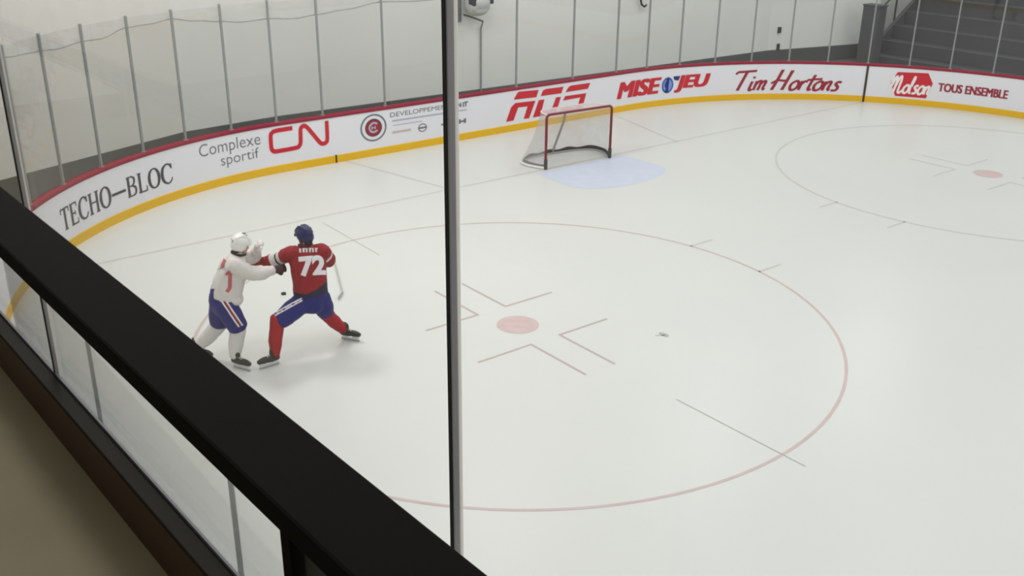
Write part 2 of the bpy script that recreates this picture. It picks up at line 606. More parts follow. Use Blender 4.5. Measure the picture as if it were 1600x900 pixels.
for a, b, wd in (((6.46, 9.1), (6.44, 11.03), 0.015), ((6.75, 0.4), (6.79, 2.5), 0.012), ((5.35, 13.35), (5.1, 14.2), 0.010)):
    bm = bmesh.new(); strip(bm, a, b, wd); flat_on_ice('skate_scratch', bm, 'scuff', 0.003)
bm = bmesh.new(); disc(bm, (5.2, 7.67), 0.05, 0.09, 12); strip(bm, (5.2, 7.7), (5.32, 7.62), 0.02); flat_on_ice('ice_chip_mark', bm, 'scuff', 0.003)

# ------------------------------------------------------------------ dasher boards in three runs
def boards(label, s0, s1):
    t = thing('dasher_board', label, 'rink board', (*P((s0+s1)/2), 0), 0, 'boards round the rink end')
    t.location = (0, 0, 0)
    obj('board_face', sweep(bmesh.new(), s0, s1, [(0, 0.165), (0, 1.03), (0.13, 1.03), (0.13, 0.0), (0.02, 0.0), (0.02, 0.165)]), 'white', t)
    obj('kick_plate', sweep(bmesh.new(), s0, s1, [(-0.012, 0.0), (-0.012, 0.165), (-0.004, 0.175), (0.018, 0.175), (0.018, 0.0)]), 'yellow', t)
    obj('cap_rail', sweep(bmesh.new(), s0, s1, [(-0.012, 1.03), (-0.016, 1.075), (0.0, 1.10), (0.13, 1.10), (0.145, 1.085), (0.14, 1.03)]), 'redcap', t)
    return t
SEAM1, SEAM2 = 4.52, -12.0
b_end = boards('white rink board curving past the handrail, printed with dark serif capitals and red looped emblem', 33.0, SEAM1)
b_mid = boards('long white rink board behind the goal, printed with red slab letters and red script', SEAM1, SEAM2)
b_far = boards('white rink board beyond the dark gate seam, printed with a red badge and red capitals', SEAM2, -33.0)
bm = bmesh.new(); sweep(bm, SEAM1+0.02, SEAM1-0.02, [(-0.016, 0.0), (-0.016, 0.18), (0.0, 0.18), (0.0, 0.0)])
obj('joint', bm, 'seam', b_mid)
bm = bmesh.new(); sweep(bm, SEAM2+0.03, SEAM2-0.03, [(-0.018, 0.0), (-0.018, 1.05), (0.0, 1.05), (0.0, 0.0)])
obj('gate_joint', bm, 'seam', b_far)

# ---- serif capitals (thick and thin strokes)
TK, TN = 0.17, 0.07
def serif_glyph(bm, ch, x0, wd, H=1.0, tk=TK, tn=TN):
    def X(u): return x0+wd*u
    def st(p, w_, sm=False, closed=False): ribbon(bm, [(X(q[0]), q[1]*H)+tuple(q[2:]) for q in p], w_, sm, closed)
    def foot(u, v, d=0.14): st([(u-d, v), (u+d, v)], tn*0.8)
    if ch == 'T':
        st([(0.5, 0), (0.5, 0.98)], tk); st([(0.02, 0.965), (0.98, 0.965)], tn)
        st([(0.04, 0.98), (0.04, 0.76)], tn); st([(0.96, 0.98), (0.96, 0.76)], tn); foot(0.5, 0.03, 0.2)
    if ch == 'E':
        st([(0.22, 0), (0.22, 1)], tk); st([(0.05, 0.965), (0.9, 0.965)], tn); st([(0.05, 0.035), (0.95, 0.035)], tn)
        st([(0.2, 0.52), (0.68, 0.52)], tn); st([(0.88, 0.99), (0.88, 0.78)], tn); st([(0.93, 0.01), (0.93, 0.24)], tn); st([(0.68, 0.42), (0.68, 0.62)], tn)
    if ch == 'C':
        st([(0.93, 0.74, 0.5), (0.78, 0.94, 0.6), (0.5, 0.985, 0.5), (0.2, 0.82, 0.95), (0.1, 0.5, 1.2), (0.2, 0.18, 0.95), (0.52, 0.015, 0.5), (0.8, 0.08, 0.5), (0.95, 0.26, 0.4)], tk, True)
        st([(0.93, 0.72), (0.93, 0.99)], tn)
    if ch == 'H':
        st([(0.18, 0), (0.18, 1)], tk); st([(0.82, 0), (0.82, 1)], tk); st([(0.18, 0.52), (0.82, 0.52)], tn)
        for u in (0.18, 0.82):
            foot(u, 0.03, 0.18); foot(u, 0.97, 0.18)
    if ch == 'O':
        st([(0.5, 0.98, 0.45), (0.2, 0.84, 0.9), (0.09, 0.5, 1.2), (0.2, 0.16, 0.9), (0.5, 0.02, 0.45), (0.8, 0.16, 0.9), (0.91, 0.5, 1.2), (0.8, 0.84, 0.9)], tk, True, True)
    if ch == 'B':
        st([(0.22, 0), (0.22, 1)], tk)
        st([(0.05, 0.965), (0.55, 0.965), (0.8, 0.85, 1.8), (0.78, 0.65, 1.8), (0.55, 0.53), (0.2, 0.53)], tn, True)
        st([(0.5, 0.53), (0.84, 0.42, 1.8), (0.9, 0.24, 2.0), (0.78, 0.08, 1.5), (0.5, 0.035), (0.05, 0.035)], tn, True)
    if ch == 'L':
        st([(0.24, 0), (0.24, 1)], tk); st([(0.05, 0.035), (0.93, 0.035)], tn); st([(0.91, 0.01), (0.91, 0.28)], tn); foot(0.24, 0.97, 0.2)
    if ch == '-':
        st([(0.0, 0.44), (1.0, 0.44)], 0.13)
bm = bmesh.new()
x = 0.0
for ch, wd in zip('TECHO-BLOC', (0.72, 0.66, 0.78, 0.82, 0.84, 1.05, 0.74, 0.70, 0.84, 0.8)):
    serif_glyph(bm, ch, x, wd)
    x += wd+0.07
for v in bm.verts:
    v.co.x /= x
fit(bm, 11.66, 0.37, 8.46, 0.76)
obj('serif_lettering', on_boards(bm), 'addark', b_end)

bm = fit(text_bm('Complexe', 0, -0.006), 7.78, 0.62, 6.30, 0.955)
obj('lettering', on_boards(bm), 'adgrey', b_end)
bm = fit(text_bm('sportif', 0, -0.006), 7.28, 0.35, 6.36, 0.645)
obj('lettering', on_boards(bm), 'adgrey', b_end)
# looped red two-letter emblem
cn = [(5.53, 0.935), (5.92, 0.93), (6.01, 0.90), (6.05, 0.84), (6.055, 0.58), (6.02, 0.51), (5.94, 0.485), (5.5, 0.49), (5.40, 0.52), (5.36, 0.60), (5.345, 0.82), (5.33, 0.90), (5.27, 0.945), (5.19, 0.91), (5.05, 0.73), (4.9, 0.53), (4.83, 0.485), (4.75, 0.50), (4.71, 0.58), (4.70, 0.98)]
bm = bmesh.new(); ribbon(bm, cn, 0.095)
obj('looped_emblem', on_boards(bm), 'adred', b_end)

# round club crest and small print
bm = bmesh.new(); disc(bm, (3.52, 0.66), 0.345, 0.315, 40, inner=0.88)
obj('crest_ring', on_boards(bm), 'adgrey', b_mid)
bm = bmesh.new(); disc(bm, (3.52, 0.66), 0.215, 0.20, 40)
obj('crest_disc', on_boards(bm), 'admaroon', b_mid)
bm = bmesh.new(); disc(bm, (3.52, 0.66), 0.222, 0.206, 40, inner=0.9)
obj('crest_rim', on_boards(bm, -0.006), 'addark', b_mid)
bm = bmesh.new()
ribbon(bm, [(3.42, 0.74), (3.52, 0.77), (3.61, 0.72), (3.63, 0.66), (3.6, 0.59), (3.52, 0.56), (3.42, 0.59)], 0.045)
ribbon(bm, [(3.56, 0.70), (3.56, 0.62)], 0.03, False); ribbon(bm, [(3.48, 0.70), (3.48, 0.62)], 0.03, False); ribbon(bm, [(3.56, 0.66), (3.48, 0.66)], 0.025, False)
obj('crest_mark', on_boards(bm, -0.006), 'adpale', b_mid)
bm = fit(text_bm('DEVELOPPEMENT', 0, 0.0), 3.07, 0.835, 1.36, 0.945)
obj('small_lettering', on_boards(bm), 'adgrey', b_mid)
bm = bmesh.new()
for k, (a, b) in enumerate(((1.16, 0.87), (1.08, 0.84), (1.0, 0.87), (0.93, 0.86))):
    ribbon(bm, [(a, 0.82), (a, 0.93)], 0.04, False)
ribbon(bm, [(1.16, 0.93), (1.08, 0.83)], 0.03, False); ribbon(bm, [(0.98, 0.925), (0.86, 0.925)], 0.03, False)
obj('small_lettering', on_boards(bm), 'adgrey', b_mid)
bm = bmesh.new(); ribbon(bm, [(3.02, 0.745), (1.30, 0.735)], 0.035, False); ribbon(bm, [(3.0, 0.64), (2.2, 0.635)], 0.018, False); ribbon(bm, [(1.18, 0.74), (0.9, 0.735)], 0.03, False)
obj('fine_print', on_boards(bm), 'adpale', b_mid)
bm = bmesh.new(); ribbon(bm, [(3.03, 0.475), (2.52, 0.475)], 0.045, False)
obj('small_red_logo', on_boards(bm), 'dot', b_mid)
bm = bmesh.new(); disc(bm, (2.19, 0.475), 0.125, 0.10, 24, inner=0.78); ribbon(bm, [(2.30, 0.475), (2.08, 0.475)], 0.04, False)
obj('small_oval_logo', on_boards(bm), 'adgrey', b_mid)
bm = bmesh.new(); ribbon(bm, [(1.66, 0.47), (1.5, 0.47)], 0.04, False)
obj('small_dark_logo', on_boards(bm), 'adgrey', b_mid)
bm = bmesh.new()
for a in (1.12, 0.96):
    ribbon(bm, [(a, 0.42), (a, 0.53)], 0.07, False)
ribbon(bm, [(1.15, 0.47), (0.93, 0.47)], 0.04, False)
obj('small_dark_logo', on_boards(bm), 'adgrey', b_mid)

# red slanted slab letters behind the goal
bm = bmesh.new()
for q in ([(-0.55, 0.80), (-0.66, 0.955), (-0.72, 0.985), (-1.36, 0.955), (-1.29, 0.775)],
          [(-0.31, 0.27), (-0.47, 0.62), (-0.60, 0.71), (-1.26, 0.69), (-1.06, 0.26), (-0.88, 0.27), (-1.0, 0.575), (-0.70, 0.585), (-0.55, 0.27)],
          [(-1.43, 0.785), (-1.50, 0.92), (-1.60, 0.95), (-2.20, 0.94), (-2.13, 0.775)],
          [(-1.18, 0.265), (-1.37, 0.69), (-1.56, 0.685), (-1.46, 0.37), (-1.80, 0.37), (-1.95, 0.69), (-2.12, 0.685), (-1.96, 0.265)],
          [(-2.27, 0.785), (-2.37, 0.91), (-2.46, 0.94), (-3.14, 0.935), (-3.06, 0.785)],
          [(-2.19, 0.575), (-2.26, 0.685), (-3.01, 0.675), (-2.87, 0.265), (-2.06, 0.265), (-2.12, 0.37), (-2.72, 0.37), (-2.79, 0.585)]):
    poly(bm, q)
bm.normal_update()
bmesh.ops.triangulate(bm, faces=bm.faces[:])
obj('slab_lettering', on_boards(bm), 'adred', b_mid)

# red word, round blue player badge, red word
bm = fit(bold_bm('MISE', 0.22, 0.055, 0.06), -4.14, 0.36, -5.76, 0.82)
obj('bold_lettering', on_boards(bm), 'adred', b_mid)
bm = fit(bold_bm('JEU', 0.22, 0.07, 0.06), -6.22, 0.33, -7.40, 0.815)
obj('bold_lettering', on_boards(bm), 'adred', b_mid)
bm = bmesh.new(); disc(bm, (-5.98, 0.565), 0.20, 0.225, 32)
obj('badge_disc', on_boards(bm), 'adblue', b_mid)
bm = bmesh.new(); disc(bm, (-5.98, 0.565), 0.15, 0.175, 24)
obj('badge_centre', on_boards(bm, -0.006), 'adsky', b_mid)
bm = bmesh.new(); ribbon(bm, [(-5.95, 0.36, 1.2), (-5.97, 0.48, 0.8), (-5.95, 0.58, 1.2), (-5.99, 0.72, 0.7), (-5.97, 0.77, 0.9)], 0.12)
poly(bm, [(-6.16, 0.80), (-6.40, 0.80), (-6.34, 0.67), (-6.2, 0.70)])
obj('badge_figure', on_boards(bm, -0.008), 'adnavy', b_mid)

# joined-up script
GL = {
    'T': (0.62, [([(-0.16, 0.84), (-0.08, 0.95), (0.12, 0.96), (0.66, 1.0)], 1.0), ([(0.28, 0.97), (0.24, 0.5), (0.2, 0.0)], 1.15)]),
    'i': (0.20, [([(0.05, 0.46), (0.05, 0.10), (0.10, 0.0), (0.17, 0.06)], 1), ([(0.04, 0.62), (0.08, 0.70)], 1)]),
    'm': (0.56, [([(0.04, 0.48), (0.05, 0.0)], 1), ([(0.05, 0.28), (0.14, 0.46), (0.23, 0.42), (0.23, 0.0)], 1), ([(0.23, 0.28), (0.33, 0.46), (0.42, 0.42), (0.41, 0.10), (0.50, 0.02)], 1)]),
    'H': (0.74, [([(0.16, 1.05), (0.13, 0.5), (0.08, 0.0)], 1.15), ([(0.56, 1.02), (0.53, 0.5), (0.50, 0.0)], 1.15), ([(-0.06, 0.34), (0.14, 0.50), (0.40, 0.48), (0.60, 0.50)], 0.9)]),
    'o': (0.36, [([(0.18, 0.47), (0.03, 0.30), (0.06, 0.06), (0.18, 0.0), (0.31, 0.14), (0.30, 0.38)], 1, True)]),
    'r': (0.32, [([(0.05, 0.48), (0.06, 0.0)], 1), ([(0.06, 0.28), (0.15, 0.45), (0.28, 0.44)], 1)]),
    't': (0.26, [([(0.12, 0.80), (0.09, 0.20), (0.12, 0.02), (0.22, 0.05)], 1), ([(-0.10, 0.52), (0.12, 0.56), (0.46, 0.60)], 0.9)]),
    'n': (0.38, [([(0.04, 0.48), (0.05, 0.0)], 1), ([(0.05, 0.28), (0.15, 0.46), (0.25, 0.42), (0.24, 0.10), (0.33, 0.02)], 1)]),
    's': (0.30, [([(0.26, 0.44), (0.14, 0.47), (0.07, 0.36), (0.20, 0.20), (0.18, 0.04), (0.0, 0.02)], 1)]),
    'l': (0.22, [([(0.08, 0.40), (0.14, 0.85), (0.09, 0.95), (0.04, 0.5), (0.06, 0.06), (0.16, 0.04)], 0.9)]),
    'M': (0.86, [([(-0.06, 0.70), (0.06, 0.92), (0.14, 0.60), (0.10, -0.12)], 1), ([(0.12, 0.30), (0.26, 0.92), (0.36, 0.62), (0.34, -0.05)], 1.1), ([(0.36, 0.30), (0.50, 0.95), (0.60, 0.70), (0.60, 0.10), (0.72, 0.0), (0.84, 0.15)], 1.0)]),
    ' ': (0.16, []),
}
def script_bm(word, wd, shear):
    bm = bmesh.new()
    x = 0.0
    for ch in word:
        adv, strokes = GL[ch]
        for s_ in strokes:
            ribbon(bm, [(x+p[0], p[1]) for p in s_[0]], wd*s_[1], True, len(s_) > 2)
        x += adv
    for v in bm.verts:
        v.co.x += shear*v.co.y
    xs = [v.co.x for v in bm.verts]; ys = [v.co.y for v in bm.verts]
    x0, x1, y0, y1 = min(xs), max(xs), min(ys), max(ys)
    for v in bm.verts:
        v.co = Vector(((v.co.x-x0)/(x1-x0), (v.co.y-y0)/(y1-y0), v.co.z))
    return bm
bm = fit(script_bm('Tim Hortons', 0.12, 0.30), -8.17, 0.24, -11.36, 0.87)
obj('script_lettering', on_boards(bm), 'admaroon', b_mid)
bm = bmesh.new(); poly(bm, [(-12.68, 0.57), (-12.82, 0.91), (-13.64, 0.94), (-13.80, 0.66), (-13.68, 0.23), (-12.85, 0.23)])
obj('badge_plate', on_boards(bm), 'adred', b_far)
bm = fit(script_bm('Molson', 0.13, 0.22), -12.62, 0.27, -13.76, 0.84)
obj('badge_script', on_boards(bm, -0.008), 'adwhite', b_far)
bm = fit(bold_bm('TOUS ENSEMBLE', 0, 0.014, 0.05), -13.95, 0.46, -15.78, 0.70)
obj('capital_lettering', on_boards(bm), 'admaroon', b_far)

# ------------------------------------------------------------------ glass posts, panes and netting above the boards
ORD = ['first', 'second', 'third', 'fourth', 'fifth', 'sixth', 'seventh', 'eighth', 'ninth', 'tenth', 'eleventh', 'twelfth', 'thirteenth', 'fourteenth',
       'fifteenth', 'sixteenth', 'seventeenth', 'eighteenth', 'nineteenth', 'twentieth', 'twentyfirst', 'twentysecond', 'twentythird', 'twentyfourth']
POSTS = [12.42, 11.3, 10.19, 9.07, 8.01, 6.91, 5.85, 4.75, 3.15, 1.25, -0.68, -2.56, -4.13, -5.26, -6.39, -7.54, -8.66, -9.77, -10.88, -11.99, -13.1, -14.17, -15.28, -16.4]
GTOP = 3.58
for i, s in enumerate(POSTS):
    t = thing('glass_post', 'slim grey glass post on red cap rail, %s from the black handrail' % ORD[i], 'post', (*P(s, 0.07), 1.10), 0, 'posts of the rink glass')
    a = Vector(P(s+0.05, 0.07)); b = Vector(P(s-0.05, 0.07))
    t.rotation_euler = (0, 0, math.atan2(b.y-a.y, b.x-a.x))
    h = GTOP+0.04-1.10
    obj('upright', newbox((0, 0, h/2), (0.040, 0.045, h), bevel=0.006), 'alu', t)
    obj('foot_plate', newbox((0, 0, 0.006), (0.085, 0.08, 0.012)), 'alu', t)
for i, (a, b) in enumerate(zip(POSTS, POSTS[1:])):
    bm = sweep(bmesh.new(), a-0.026, b+0.026, [(0.064, 1.10), (0.064, GTOP), (0.076, GTOP), (0.076, 1.10)], 0.25)
    o = obj('rink_glass', bm, 'glass')
    tag(o, 'clear glass pane between the %s and %s glass posts from the black handrail' % (ORD[i], ORD[i+1]), 'glass pane', 'panes of the rink glass')
# near side of the rink, seen through the gap under the handrail
for i, y in enumerate((8.25, 11.24)):
    s = CL[0]+QL+(y-CL[1])
    h = 1.55
    t = thing('glass_post', ('thin grey post of the near boards, seen under the handrail beside the dark pane joint', 'thin grey post of the near boards, seen under the handrail beside the rail bracket')[i], 'post', (*P(s, 0.07), 1.10), PI/2, 'posts of the near glass')
    obj('upright', newbox((0, 0, h/2), (0.030, 0.03, h), bevel=0.004), 'alu', t)
    obj('foot_plate', newbox((0, 0, 0.006), (0.07, 0.07, 0.012)), 'alu', t)
sv = [CL[0]+QL+(y-CL[1]) for y in (5.2, 8.25, 11.24, 14.2)]
for i, (a, b) in enumerate(zip(sv, sv[1:])):
    bm = sweep(bmesh.new(), a+0.02, b-0.02, [(0.064, 1.10), (0.064, 2.65), (0.076, 2.65), (0.076, 1.10)], 0.5)
    o = obj('rink_glass', bm, 'glass')
    tag(o, ('pane of the near boards under the handrail, farthest from the rail bracket', 'pane of the near boards under the handrail, between the two thin grey posts', 'pane of the near boards under the handrail, by the rail bracket')[i], 'glass pane', 'panes of the near glass')
# white netting hanging over the top of the glass
bm = bmesh.new()
rows = []
HEM = [(16, 3.4), (12.42, 3.42), (11.9, 3.36), (11.3, 3.33), (10.7, 3.28), (10.19, 3.31), (9.6, 3.29), (9.07, 3.40), (8.4, 3.40), (8.01, 3.44), (7.4, 3.34), (6.91, 3.28), (6.4, 3.22), (5.85, 3.24), (5.2, 3.2), (4.75, 3.24), (4.0, 3.30), (3.15, 3.40), (2.2, 3.36), (1.25, 3.36), (-20, 3.6)]
def hem(s):
    for (a, za), (b, zb) in zip(HEM, HEM[1:]):
        if b <= s <= a:
            t = (s-a)/(b-a)
            t = t*t*(3-2*t)
            return za+(zb-za)*t
    return 3.4
for s in srange(14.5, 0.6, 0.15):
    z0 = hem(s)
    k = 0.02*math.sin(s*9)+0.015*math.sin(s*23)
    rows.append([bm.verts.new((*P(s, 0.13+k*0.3), z0)), bm.verts.new((*P(s, 0.13+k*0.2), z0+0.10)), bm.verts.new((*P(s, 0.14+k), z0+0.5)), bm.verts.new((*P(s, 0.2+k), 5.0)), bm.verts.new((*P(s, 0.3), 7.5)), bm.verts.new((*P(s, 0.4), 10.5))])
for a, b in zip(rows, rows[1:]):
    for j in range(5):
        bm.faces.new((a[j], a[j+1], b[j+1], b[j]))
t = thing('safety_net', 'sheer white netting hanging in shallow swags over the top of the rink glass', 'netting', (0, 0, 0))
obj('net_sheet', bm, 'net', t, smooth=True)
bm = bmesh.new(); pipe(bm, [(*P(s, 0.13), hem(s)) for s in srange(14.5, 0.6, 0.15)], 0.009, 6)
obj('hem_cord', bm, 'goalgrey', t)

# ------------------------------------------------------------------ things on and beside the end wall
t = thing('wall_unit', 'white rounded unit on a dark bracket high on the wall, with a conduit below', 'wall fixture', (-1.27, -5.93, 2.9))
obj('housing', fused(ell(ell(box(bmesh.new(), (0.02, 0.32, 0.0), (0.60, 0.46, 0.46), bevel=0.08), (0.02, 0.34, -0.20), (0.30, 0.24, 0.17)), (0.02, 0.5, 0.0), (0.27, 0.14, 0.2)), 0.03, 4), 'device', t, True)
obj('yoke_arm', newbox((0.26, 0.44, 0.10), (0.12, 0.26, 0.36), bevel=0.03), 'dark', t)
obj('yoke_arm', newbox((-0.30, 0.44, 0.12), (0.10, 0.26, 0.36), bevel=0.03), 'dark', t)
bm = bmesh.new(); pipe(bm, [(0.42, 0.25, -0.32), (0.2, 0.2, -0.38), (-0.28, 0.16, -0.55)], 0.022)
obj('bracket_arm', bm, 'dark', t)
obj('wall_plate', newbox((0.44, 0.05, -0.1), (0.13, 0.1, 0.85), bevel=0.02), 'adgrey', t)
bm = bmesh.new(); pipe(bm, [(-0.28, 0.16, -0.55), (-0.29, 0.06, -0.75), (-0.29, 0.05, -2.9)], 0.022)
obj('conduit', bm, 'alu', t)
t = thing('cable_hook', 'short dark cable end curling down on the wall above the red capitals', 'cable', (-7.5, -5.68, 2.3))
bm = bmesh.new(); pipe(bm, [(0.16, 0.05, 0.9), (0.15, 0.06, 0.3), (0.11, 0.08, 0.12), (0.0, 0.1, 0.05), (-0.08, 0.1, 0.10)], 0.03)
obj('cable', bm, 'dark', t, True)
obj('wall_clip', newbox((0.15, 0.03, 0.4), (0.1, 0.06, 0.06), bevel=0.01), 'dark', t)
t = thing('wall_socket', 'small dark box on the wall with a stub above the dark red script', 'wall fixture', (-13.9, -5.42, 1.05))
obj('housing', newbox((0, 0.04, 0.12), (0.12, 0.10, 0.2), bevel=0.02), 'dark', t)
obj('stub', newbox((-0.02, 0.05, -0.45), (0.10, 0.08, 0.22), bevel=0.02), 'dark', t)

t = thing('pillar', 'square dark grey pillar at the end of the white wall beside the stand', 'pillar', (-16.74, -3.64, 0))
t['kind'] = 'thing'
obj('shaft', newbox((0, 0, 0.98), (0.46, 0.64, 1.96), bevel=0.02), 'pillar', t)
obj('cap', newbox((0, 0, 1.98), (0.50, 0.69, 0.05), bevel=0.01), 'pillar', t)

# stepped stand on the far side
t = thing('stand', 'dark grey stepped stand rising behind the far boards', 'stand', (-17.05, -3.85, 0))
for k in range(9):
    y1 = 30
    h = 0.25+0.445*k
    tr = obj('tier', newbox((-0.68*k-0.34, y1/2, h/2), (0.68, y1, h)), 'stand', t)
    obj('nosing', newbox((-0.68*k-0.03, y1/2, h+0.008), (0.07, y1, 0.016)), 'standedge', tr)
bm = bmesh.new()
pr = [(0.0, 0), (0.0, 0.29), (-6.2, 4.34), (-6.2, 0)]
f = [[bm.verts.new((x_, y_, z_)) for x_, z_ in pr] for y_ in (-0.15, -0.01)]
bm.faces.new(f[0]); bm.faces.new(f[1][::-1])
for j in range(4):
    bm.faces.new((f[0][j], f[0][(j+1) % 4], f[1][(j+1) % 4], f[1][j]))
obj('end_wall', bm, 'pillar', t)
t = thing('stair_rail', 'dark handrail climbing the end of the stand beside the pillar', 'handrail', (-17.3, -4.06, 0))
bm = bmesh.new(); pipe(bm, [(-0.1, 0, 1.52), (-0.44, 0, 1.73), (-0.95, 0, 2.03), (-4.5, 0, 4.35)], 0.03)
obj('top_rail', bm, 'dark', t)
for px in (-0.2, -1.4, -3.2):
    z1 = 1.58+0.652*(-px-0.2)
    obj('baluster', newbox((px, 0, z1/2), (0.05, 0.05, z1)), 'dark', t)

# ------------------------------------------------------------------ goal
t = thing('hockey_goal', 'red framed goal with pale netting standing on the goal line before the blue crease', 'goal', (0.16, 0.15, 0), math.atan2(0.12, -1.8)+PI)
W2, HG, RB = 0.915, 1.22, 0.03
bm = bmesh.new()
rc = 0.09
arc = lambda cx_, a0, a1: [(cx_+rc*math.cos(a), 0, HG-rc+rc*math.sin(a)) for a in [a0+(a1-a0)*i/6 for i in range(7)]]
pipe(bm, [(W2, 0, 0.0), (W2, 0, 0.5)]+arc(W2-rc, 0, PI/2)+arc(-W2+rc, PI/2, PI)+[(-W2, 0, 0.5), (-W2, 0, 0.0)], RB, 12)
obj('post_frame', bm, 'goalred', t, True)
# back base bar, swept outwards then in to the middle
half = [(W2, -0.0), (W2+0.13, -0.25), (W2+0.20, -0.50), (W2+0.14, -0.74), (W2-0.08, -0.90), (0.5, -0.98), (0.0, -1.02)]
full = [(p.x, p.y) for p in smoothpts(half, 5)]
basec = full+[(-a, b) for a, b in full[::-1][1:]]
bm = bmesh.new(); pipe(bm, [(a, b, 0.03) for a, b in basec], 0.028, 8)
obj('base_frame', bm, 'goalpad', t, True)
bm = bmesh.new()
ns = [(a, b) for a, b in basec if True]
prev = None
for a, b in ns:
    cur = (bm.verts.new((a*0.97, b*0.96, 0.05)), bm.verts.new((a*0.965, b*0.95, 0.115+0.02*math.sin(a*11))))
    if prev:
        bm.faces.new((prev[0], cur[0], cur[1], prev[1]))
    prev = cur
sk = obj('skirt', bm, 'goalskirt', t)
sm = sk.modifiers.new('thickness', 'SOLIDIFY'); sm.thickness = 0.015
# top shelf loop
th = [(W2-0.03, 0.0), (W2-0.05, -0.15), (W2-0.12, -0.38), (W2-0.32, -0.50), (0.3, -0.52), (0, -0.52)]
tf = [(p.x, p.y) for p in smoothpts(th, 5)]
topc = tf+[(-a, b) for a, b in tf[::-1][1:]]
bm = bmesh.new(); pipe(bm, [(a, b, HG-0.01) for a, b in topc], 0.013, 8)
obj('top_bar', bm, 'goalpad', t, True)
bm = bmesh.new(); pipe(bm, [(0, -0.52, HG-0.02), (0.0, -0.56, 0.9), (0.0, -0.98, 0.05)], 0.026, 8)
obj('rear_brace', bm, 'goalgrey', t)
# netting: back and sides as one lofted sheet, roof as another
n = 60
def samp(curve, k):
    L = [0]
    for p, q in zip(curve, curve[1:]):
        L.append(L[-1]+math.hypot(q[0]-p[0], q[1]-p[1]))
    out = []
    for i in range(k+1):
        d = L[-1]*i/k
        j = 0
        while j < len(L)-2 and L[j+1] < d: j += 1
        f_ = (d-L[j])/max(1e-9, L[j+1]-L[j])
        out.append((curve[j][0]+(curve[j+1][0]-curve[j][0])*f_, curve[j][1]+(curve[j+1][1]-curve[j][1])*f_))
    return out
ba, ta = samp(basec, n), samp(topc, n)
bm = bmesh.new()
grid = []
for i in range(n+1):
    col = []
    for k in range(9):
        f_ = k/8
        sg = 0.05*math.sin(PI*f_)
        a = ba[i][0]*(1-f_)+ta[i][0]*f_; b = ba[i][1]*(1-f_)+ta[i][1]*f_
        col.append(bm.verts.new((a*(1-sg*0.6), b*(1-sg), 0.05+(HG-0.06)*f_)))
    grid.append(col)
for a, b in zip(grid, grid[1:]):
    for k in range(8):
        bm.faces.new((a[k], a[k+1], b[k+1], b[k]))
obj('net', bm, 'goalnet', t, True)
bm = bmesh.new()
bm.faces.new([bm.verts.new((a, b, HG)) for a, b in topc])
obj('top_net', bm, 'goalnet2', t)
obj('post_foot', newbox((W2, 0, 0.12), (0.07, 0.07, 0.24), bevel=0.02), 'goalskirt', t)
obj('post_foot', newbox((-W2, 0, 0.12), (0.07, 0.07, 0.24), bevel=0.02), 'goalskirt', t)

# ------------------------------------------------------------------ the two players
RV = Vector((-0.91457, 0.40443))
ANG = math.atan2(RV.y, RV.x)
def boots(root, heel, toe, boot_top):
    """skate: boot, lace panel, white holder, steel blade; heel and toe on the ice"""
    h, e = Vector(heel), Vector(toe)
    d = (e-h).normalized(); sd = Vector((-d.y, d.x, 0))
    hz = 0.075
    bt = Vector(boot_top)
    bm = bmesh.new()
    tube(bm, [h+d*0.0+Vector((0, 0, hz+0.035)), h+d*0.10+Vector((0, 0, hz+0.035)), h+d*0.20+Vector((0, 0, hz+0.04)), h+d*0.275+Vector((0, 0, hz+0.03))],
         [(0.042, 0.045), (0.044, 0.05), (0.046, 0.045), (0.034, 0.032)], sd, 14)
    an = h+d*0.055+Vector((0, 0, hz+0.13))
    tube(bm, [h+d*0.045+Vector((0, 0, hz+0.03)), an, bt+Vector((0, 0, 0.05))], [(0.046, 0.055), (0.050, 0.058), (0.060, 0.062)], sd, 14)
    tube(bm, [h+d*0.0+Vector((0, 0, hz+0.12)), h-d*0.02+Vector((0, 0, hz+0.22))], [(0.025, 0.02), (0.018, 0.012)], sd, 10)
    sk = obj('skate', fused(bm, 0.011, 3), 'boot', root, True)
    bm = bmesh.new()
    rot = Matrix((d, sd, Vector((0, 0, 1)))).transposed()
    box(bm, h+d*0.05+Vector((0, 0, 0.055)), (0.085, 0.028, 0.045), rot, 0.008)
    box(bm, h+d*0.215+Vector((0, 0, 0.055)), (0.10, 0.028, 0.045), rot, 0.008)
    box(bm, h+d*0.13+Vector((0, 0, 0.034)), (0.27, 0.014, 0.022), rot, 0.004)
    obj('blade_holder', bm, 'holder', sk)
    bm = bmesh.new()
    box(bm, h+d*0.13+Vector((0, 0, 0.013)), (0.285, 0.005, 0.026), rot)
    obj('blade', bm, 'steel', sk)
    bm = bmesh.new()
    for q in range(4):
        box(bm, h+d*(0.10+0.025*q)+Vector((0, 0, hz+0.105-0.012*q)), (0.008, 0.05, 0.008), rot)
    obj('lace', bm, 'holder', sk)
    return sk

